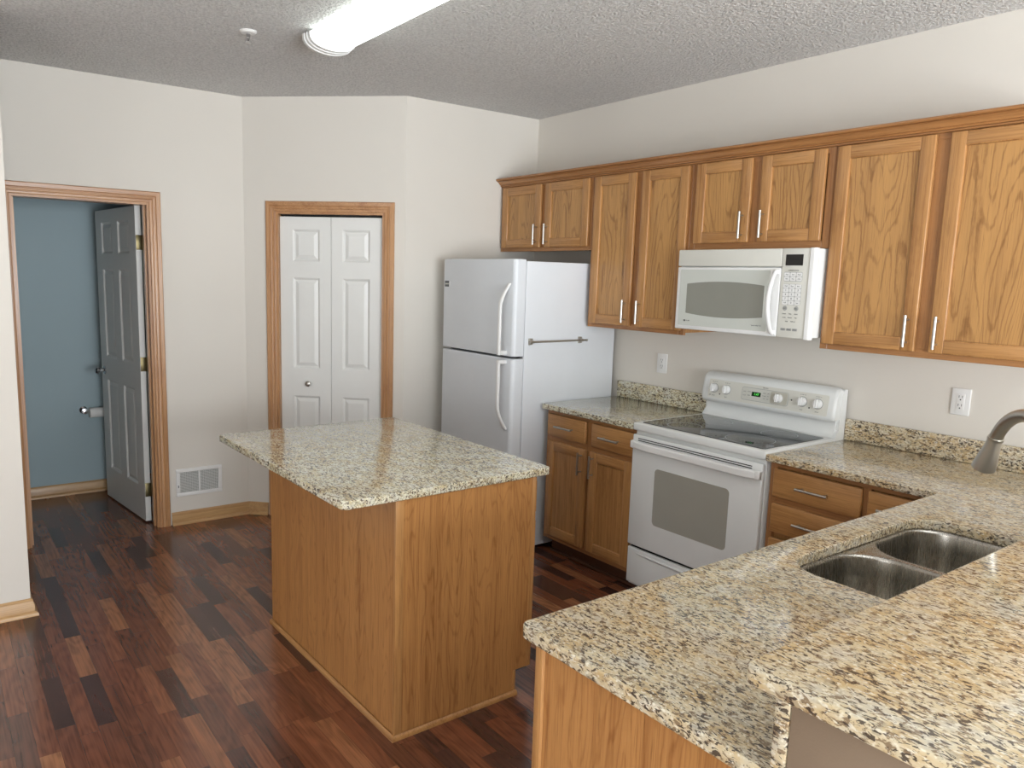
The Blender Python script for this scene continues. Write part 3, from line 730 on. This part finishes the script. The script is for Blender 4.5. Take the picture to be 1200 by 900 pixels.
# face of the console: from (y-.124,z1.022) to (y-.108,z1.130)
v0 = Vector((-.124, 1.022)); v1 = Vector((-.108, 1.130)); dv = (v1 - v0).normalized(); nv = Vector((-dv.y, dv.x))
def CF(x, s, o=0): # s: height along face from its centre, o outwards
    c = (v0 + v1) / 2; p = c + dv * s + nv * o; return (x, p.x, p.y)
def cf_plate(x0, x1, s0, s1, r, o0, o1):
    b = B(); pr = rrect(x0, x1, s0, s1, r); b.loops([[CF(x, s, o0) for x, s in pr], [CF(x, s, o1) for x, s in pr]]); return b
cf_plate(RX0 + .042, RX1 - .035, -.050, .050, .006, -.001, .0012).done('control_panel', OFFW, cons)
pl = cf_plate(1.862, 2.128, -.034, .034, .012, .001, .0024)
plo = pl.done('clock_panel', plain('grey_outline', (168, 170, 166), .4), cons)
cf_plate(1.8645, 2.1255, -.0315, .0315, .010, .0022, .0030).done('clock_panel_face', plain('pale_grey_panel', (206, 206, 198), .35), cons)
cf_plate(2.03, 2.122, -.0300, .0300, .008, .0028, .0034).done('dial_panel', plain('beige_panel', (188, 185, 172), .4), cons)
clk = cf_plate(1.922, 1.974, -.009, .0135, .002, .0028, .0040).done('clock', LCDB, cons)
text_bm('1:47', .017, lambda u, v, w: CF(1.950 + u, .002 + v, .0042 + w)).done('clock_digits', LCD, cons)
b = B()
add_text(cons, 'Spectra', .010, lambda u, v, w: CF(1.995 + u, .0415 + v, .0015 + w))
for x in (1.690, 1.768, 2.202, 2.283):
    add_text(cons, 'HI  OFF  LO', .006, lambda u, v, w: CF(x + u, .037 + v, .0015 + w)); 
    add_text(cons, 'FRONT' if x in (1.690, 2.283) else 'REAR', .006, lambda u, v, w: CF(x + u, -.037 + v, .0015 + w))
for i, tx in enumerate(('BAKE', 'BROIL')): add_text(cons, tx, .0065, lambda u, v, w: CF(1.880 + u, .010 - .02 * i + v, .0032 + w))
for i, tx in enumerate(('CLEAN', 'TIMER')): add_text(cons, tx, .0065, lambda u, v, w: CF(1.905 + u, .012 - .02 * i + v, .0032 + w))
for i in range(3):
    add_text(cons, 'START' if i == 0 else 'CLOCK' if i == 1 else 'OFF', .006, lambda u, v, w: CF(1.994 + u, .014 - .014 * i + v, .0032 + w)); add_text(cons, 'ON' if i == 0 else 'SET', .006, lambda u, v, w: CF(2.016 + u, .014 - .014 * i + v, .0032 + w))
add_text(cons, 'GE', .009, lambda u, v, w: CF(1.668 + u, -.036 + v, .0015 + w))
for x, s in ((1.729, -.026), (2.145, .002), (2.242, -.022)):
    B().lathe(CF(x, s, .0012), (0, nv.x, nv.y), [(.0035, 0), (.0035, .0015), (.001, .002)], 10).done('indicator_light', BLACK, cons)
for x in (1.690, 1.768, 2.075, 2.202, 2.283):
    c = Vector(CF(x, .003 if x != 2.075 else 0, .0012)); ax = Vector((0, nv.x, nv.y))
    b = B(); b.lathe(c, ax, [(.023, 0), (.0225, .004), (.0195, .016), (.0185, .019), (.001, .020)], 24)
    u = Vector((0, dv.x, dv.y)); xx = Vector((1, 0, 0))
    mt = Matrix(((1, 0, 0, c.x), (0, ax.y, u.y, c.y), (0, ax.z, u.z, c.z), (0, 0, 0, 1)))
    b.box(-.0045, .0045, .018, .026, -.019, .019, .002, 2, 0, mt)
    b.done('knob', WH_P, cons)
    b = B(); b.lathe(c - ax * .0, ax, [(.026, 0), (.026, .0006), (.0245, .0008)], 24); b.done('dial_ring', INKL, cons)
# oven door
od = B().box(RX0 + .004, RX1 - .004, -.655, -.630, .283, .866, .006, 3).done('oven_door', WH, st)
b = B(); pr = rrect(1.772, 2.208, .424, .716, .022)
b.loops([[(x, -.6545, z) for x, z in pr], [(x, -.6562, z) for x, z in pr]]); b.done('window', GREYO, od)
b = B()
for z in (.848, .838): b.box(RX0 + .040, RX1 - .055, -.6558, -.6535, z - .0022, z + .0022)
b.done('vent_slot', BLACK, od)
b = B(); Ls = []
n = 20
for k in range(n + 1):
    x = RX0 + .004 + (RX1 - RX0 - .008) * k / n; t = min(k, n - k) / n
    out = .012 + .026 * min(1, math.sin(min(1, t / .14) * PI / 2))
    yc = -.655 - out
    Ls.append([(x, yc, .828), (x, yc + .004, .8335), (x, yc + .014, .835), (x, yc + .018, .829), (x, yc + .014, .800), (x, yc + .006, .797), (x, yc, .802)])
b.loops(Ls)
for xa, xb in ((RX0 + .004, RX0 + .032), (RX1 - .032, RX1 - .004)): b.box(xa, xb, -.676, -.654, .7965, .8355, .006, 2)
b.done('handle', WH_P, od)
sd = B(); sd.box(RX0 + .004, RX1 - .004, -.650, -.630, .075, .268, .006, 3); sdo = sd.done('storage_drawer', WH, st)
b = B(); Ls = []
for k in range(17):
    x = RX0 + .06 + (RX1 - RX0 - .12) * k / 16; d = .010 * math.sin(PI * k / 16) ** .5
    Ls.append([(x, -.6495, .247), (x, -.6505 - d, .244), (x, -.6505 - d * .9, .240), (x, -.6495, .236 - d * .6)])
b.loops(Ls); b.done('pull_lip', WH, sdo)
B().box(RX0 + .01, RX1 - .01, -.6298, -.6285, .262, .29).done('gap_shadow_strip', BLACK, st)

# ------------------------------------------------------------------ microwave
mc = thing('microwave', 'white over the range microwave mounted under the short oak cabinet', 'microwave', (1.99, -.19, 1.40))
MX0, MX1, MF = 1.613, 2.367, -.385; MZ0, MZ1 = 1.402, 1.8055
B().box(MX0 + .002, MX1 - .002, MF + .022, -.003, MZ0 + .006, MZ1 - .002, .003).done('body', WH, mc)
B().box(MX0, 2.2015, MF, MF + .0215, 1.722, MZ1 - .001, .006, 3).done('top_grille', OFFW, mc)
md = B().box(MX0, 2.2015, MF, MF + .0215, MZ0, 1.718, .006, 3).done('door', WH_P, mc)
b = B(); prr = rrect(1.634, 2.150, 1.422, 1.706, .006)
b.loops([[(x, MF + .001, z) for x, z in prr], [(x, MF - .0012, z) for x, z in prr]]); b.done('door_glass', plain('pale_grey_glass', (202, 205, 198), .18), md)
wp = []
for k in range(13): t = k / 12; wp.append((1.680 + .444 * t, 1.486 - .014 * (1 - (2 * t - 1) ** 2)))
for k in range(13): t = 1 - k / 12; wp.append((1.680 + .444 * t, 1.634 + .014 * (1 - (2 * t - 1) ** 2)))
b = B(); b.loops([[(x, MF - .0010, z) for x, z in wp], [(x, MF - .0020, z) for x, z in wp]]); b.done('window', GREYW, md)
b = B(); Ls = []; 
for k in range(17):
    t = k / 16; z = 1.414 + .294 * t; out = .010 + .030 * math.sin(PI * t) ** .6; xx = 2.186 - .014 * math.sin(PI * t)
    hw = .011
    Ls.append([(xx + hw * math.cos(a), MF - out + .009 * math.sin(a), z) for a in [2 * PI * j / 12 for j in range(12)]])
b.loops(Ls); b.box(2.176, 2.198, MF - .016, MF + .001, 1.412, 1.434, .005); b.box(2.176, 2.198, MF - .016, MF + .001, 1.688, 1.710, .005)
b.done('handle', WH_P, md)
cp = B().box(2.2035, 2.340, MF, MF + .0215, MZ0, MZ1 - .001, .004, 3).done('control_panel', OFFW, mc)
b = B(); r = .022; prf = [(2.3405, MF + .0215)] + [(2.3405, MF - .004)] + [(MX1 - .013 + .013 * math.sin(t), MF + .009 - .013 * math.cos(t)) for t in [PI / 2 * k / 6 for k in range(7)]] + [(MX1, MF + .0215)]
b.loops([[(x, y, MZ0 - .0015) for x, y in prf], [(x, y, MZ1 + .0) for x, y in prf]]); b.done('side_trim', WH_P, mc)
def mplate(x0, x1, z0, z1, r, o=.0010):
    b = B(); pr = rrect(x0, x1, z0, z1, r, 3); b.loops([[(x, MF + .0005, z) for x, z in pr], [(x, MF - o, z) for x, z in pr]]); return b
mplate(2.222, 2.306, 1.728, 1.777, .002, .0015).done('display', DISP, cp)
b = B(); b.loops([[(x, MF + .0005, z) for x, z in rrect(2.219, 2.309, 1.551, 1.645, .006, 3)], [(x, MF - .0006, z) for x, z in rrect(2.219, 2.309, 1.551, 1.645, .006, 3)]])
b.loops([[(x, MF + .0005, z) for x, z in rrect(2.219, 2.309, 1.657, 1.699, .006, 3)], [(x, MF - .0006, z) for x, z in rrect(2.219, 2.309, 1.657, 1.699, .006, 3)]])
b.done('keypad_outline', INKL, cp)
keys = [['Def', 'Pop', 'Bev'], ['1', '2', '3'], ['4', '5', '6'], ['7', '8', '9'], ['Off', '0', 'Set']]
MT = lambda cx, cz: (lambda u, v, w: (cx + u, MF - .0016 - w, cz + v))
for r_ in range(5):
    for c_ in range(3):
        x = 2.234 + c_ * .030; z = 1.6355 - r_ * .0187
        mplate(x - .0138, x + .0138, z - .0086, z + .0086, .0035, .0013).done('button', WH_P, cp)
        add_text(cp, keys[r_][c_], .0125 if len(keys[r_][c_]) == 1 else .0085, MT(x, z))
for r_ in range(2):
    for c_ in range(3):
        x = 2.234 + c_ * .030; z = 1.6875 - r_ * .0195
        mplate(x - .0138, x + .0138, z - .009, z + .009, .004, .0013).done('button', WH_P, cp)
        add_text(cp, (('Pop', 'Bev', 'Auto'), ('Rht', 'Veg', 'Add'))[r_][c_], .0078, MT(x, z))
for x, tx in ((2.236, 'Start'), (2.293, 'Stop')):
    B().lathe((x, MF + .0005, 1.536), (0, -1, 0), [(.0105, 0), (.0105, .0015), (.009, .002), (.001, .002)], 20).done('button', INKL, cp)
    add_text(cp, tx, .0068, lambda u, v, w, x=x: (x + u, MF - .0030 - w, 1.536 + v))
for x, z, tx in ((2.236, 1.511, 'Power'), (2.265, 1.511, 'Time'), (2.294, 1.511, 'Clock'), (2.236, 1.494, 'Cook'), (2.265, 1.494, 'Reheat'), (2.294, 1.494, 'Fan'), (2.250, 1.477, 'Help'), (2.281, 1.477, 'Defrost'), (2.265, 1.706, 'EXPRESS COOK')):
    add_text(cp, tx, .0072, MT(x, z))
for k in range(3):
    mplate(2.223 + k * .029, 2.247 + k * .029, 1.4345, 1.4455, .003, .0014).done('button', INKL, cp)
    add_text(cp, ('Light', 'Vent', 'Timer')[k], .0078, MT(2.235 + k * .029, 1.440))
b = B(); add_text(md, 'Profile', .009, MT(1.697, 1.447)); add_text(md, 'Spacemaker XL', .0085, MT(2.095, 1.447))
b.lathe((1.676, MF - .001, 1.447), (0, -1, 0), [(.0055, 0), (.0055, .0012), (.001, .0013)], 14); b.done('logo', INK, md)

# ------------------------------------------------------------------ outlets
def outlet(x0, x1, z0, z1, label):
    t = thing('wall_outlet', label, 'outlet', ((x0 + x1) / 2, 0, (z0 + z1) / 2), 'white duplex outlets on the stove wall')
    cx, cz = (x0 + x1) / 2, (z0 + z1) / 2
    B().box(x0, x1, -.0065, 0, z0, z1, .003, 3).done('cover_plate', WH_P, t)
    rx = B().box(cx - .0165, cx + .0165, -.0078, -.0060, cz - .034, cz + .034, .0006).done('receptacle', WH_P, t)
    b = B()
    for s in (-1, 1):
        z = cz + s * .018
        b.box(cx - .0075, cx - .0055, -.0082, -.0077, z - .001, z + .009); b.box(cx + .0055, cx + .0075, -.0082, -.0077, z - .001, z + .009)
        b.lathe((cx, -.0077, z - .009), (0, -1, 0), [(.0028, 0), (.0028, .0005)], 10)
    b.done('slots', BLACK, rx)
outlet(1.187, 1.262, 1.099, 1.215, 'white electrical outlet on the wall left of the range, below the tall oak cabinet')
outlet(2.814, 2.889, 1.109, 1.224, 'white electrical outlet on the wall right of the range, near the faucet')

# ------------------------------------------------------------------ ceiling light and sprinkler
cl = thing('ceiling_light', 'long lit white wraparound fluorescent light on the popcorn ceiling', 'ceiling light', (1.5, -1.95, H))
LY, LWd, LX0, LX1 = -1.968, .222, .775, 2.04
def arc(w, d, n=14): return [(LY - w / 2, H - .012)] + [(LY - w / 2 * math.cos(PI * k / n), H - .018 - d * math.sin(PI * k / n) ** .8) for k in range(n + 1)] + [(LY + w / 2, H - .012)]
b = B(); b.box(LX0 + .02, LX1 - .02, LY - .09, LY + .09, H - .035, H); b.done('housing', WH_P, cl)
b = B(); b.loops([[(x, y, z) for y, z in arc(LWd, .052)] for x in (LX0 + .076, LX1 - .076)]); b.done('diffuser', TUBE, cl)
for s, xe in ((1, LX0), (-1, LX1)):
    b = B(); b.loops([[(xe + s * dx, y, z) for y, z in arc(LWd + e, .052 + e2)] for dx, e, e2 in ((0, .004, .006), (.005, .024, .015), (.026, .026, .0165), (.027, .010, .008), (.030, .010, .008), (.031, .018, .0125), (.050, .019, .013), (.051, .006, .005), (.054, .006, .005), (.055, .012, .009), (.076, .012, .009), (.077, .001, .001))]); b.done('end_cap', WH_P, cl)
sp = thing('fire_sprinkler', 'small white fire sprinkler head on the ceiling left of the light', 'sprinkler', (.62, -2.285, H))
B().lathe((.62, -2.285, H), (0, 0, -1), [(.040, 0), (.040, .003), (.032, .010), (.014, .012)]).done('escutcheon', WH_P, sp)
b = B(); b.lathe((.62, -2.285, H - .011), (0, 0, -1), [(.010, 0), (.009, .016)], 12)
for s in (-1, 1): b.tube([(.62 + s * .010, -2.285, H - .018), (.62 + s * .012, -2.285, H - .034), (.62, -2.285, H - .046)], .0025, 8)
b.done('frame', CHROME, sp)
B().lathe((.62, -2.285, H - .045), (0, 0, -1), [(.004, 0), (.016, .001), (.016, .0025), (.001, .003)]).done('deflector', CHROME, sp)

for o in bpy.data.objects:
    if '_o' in o: del o['_o']
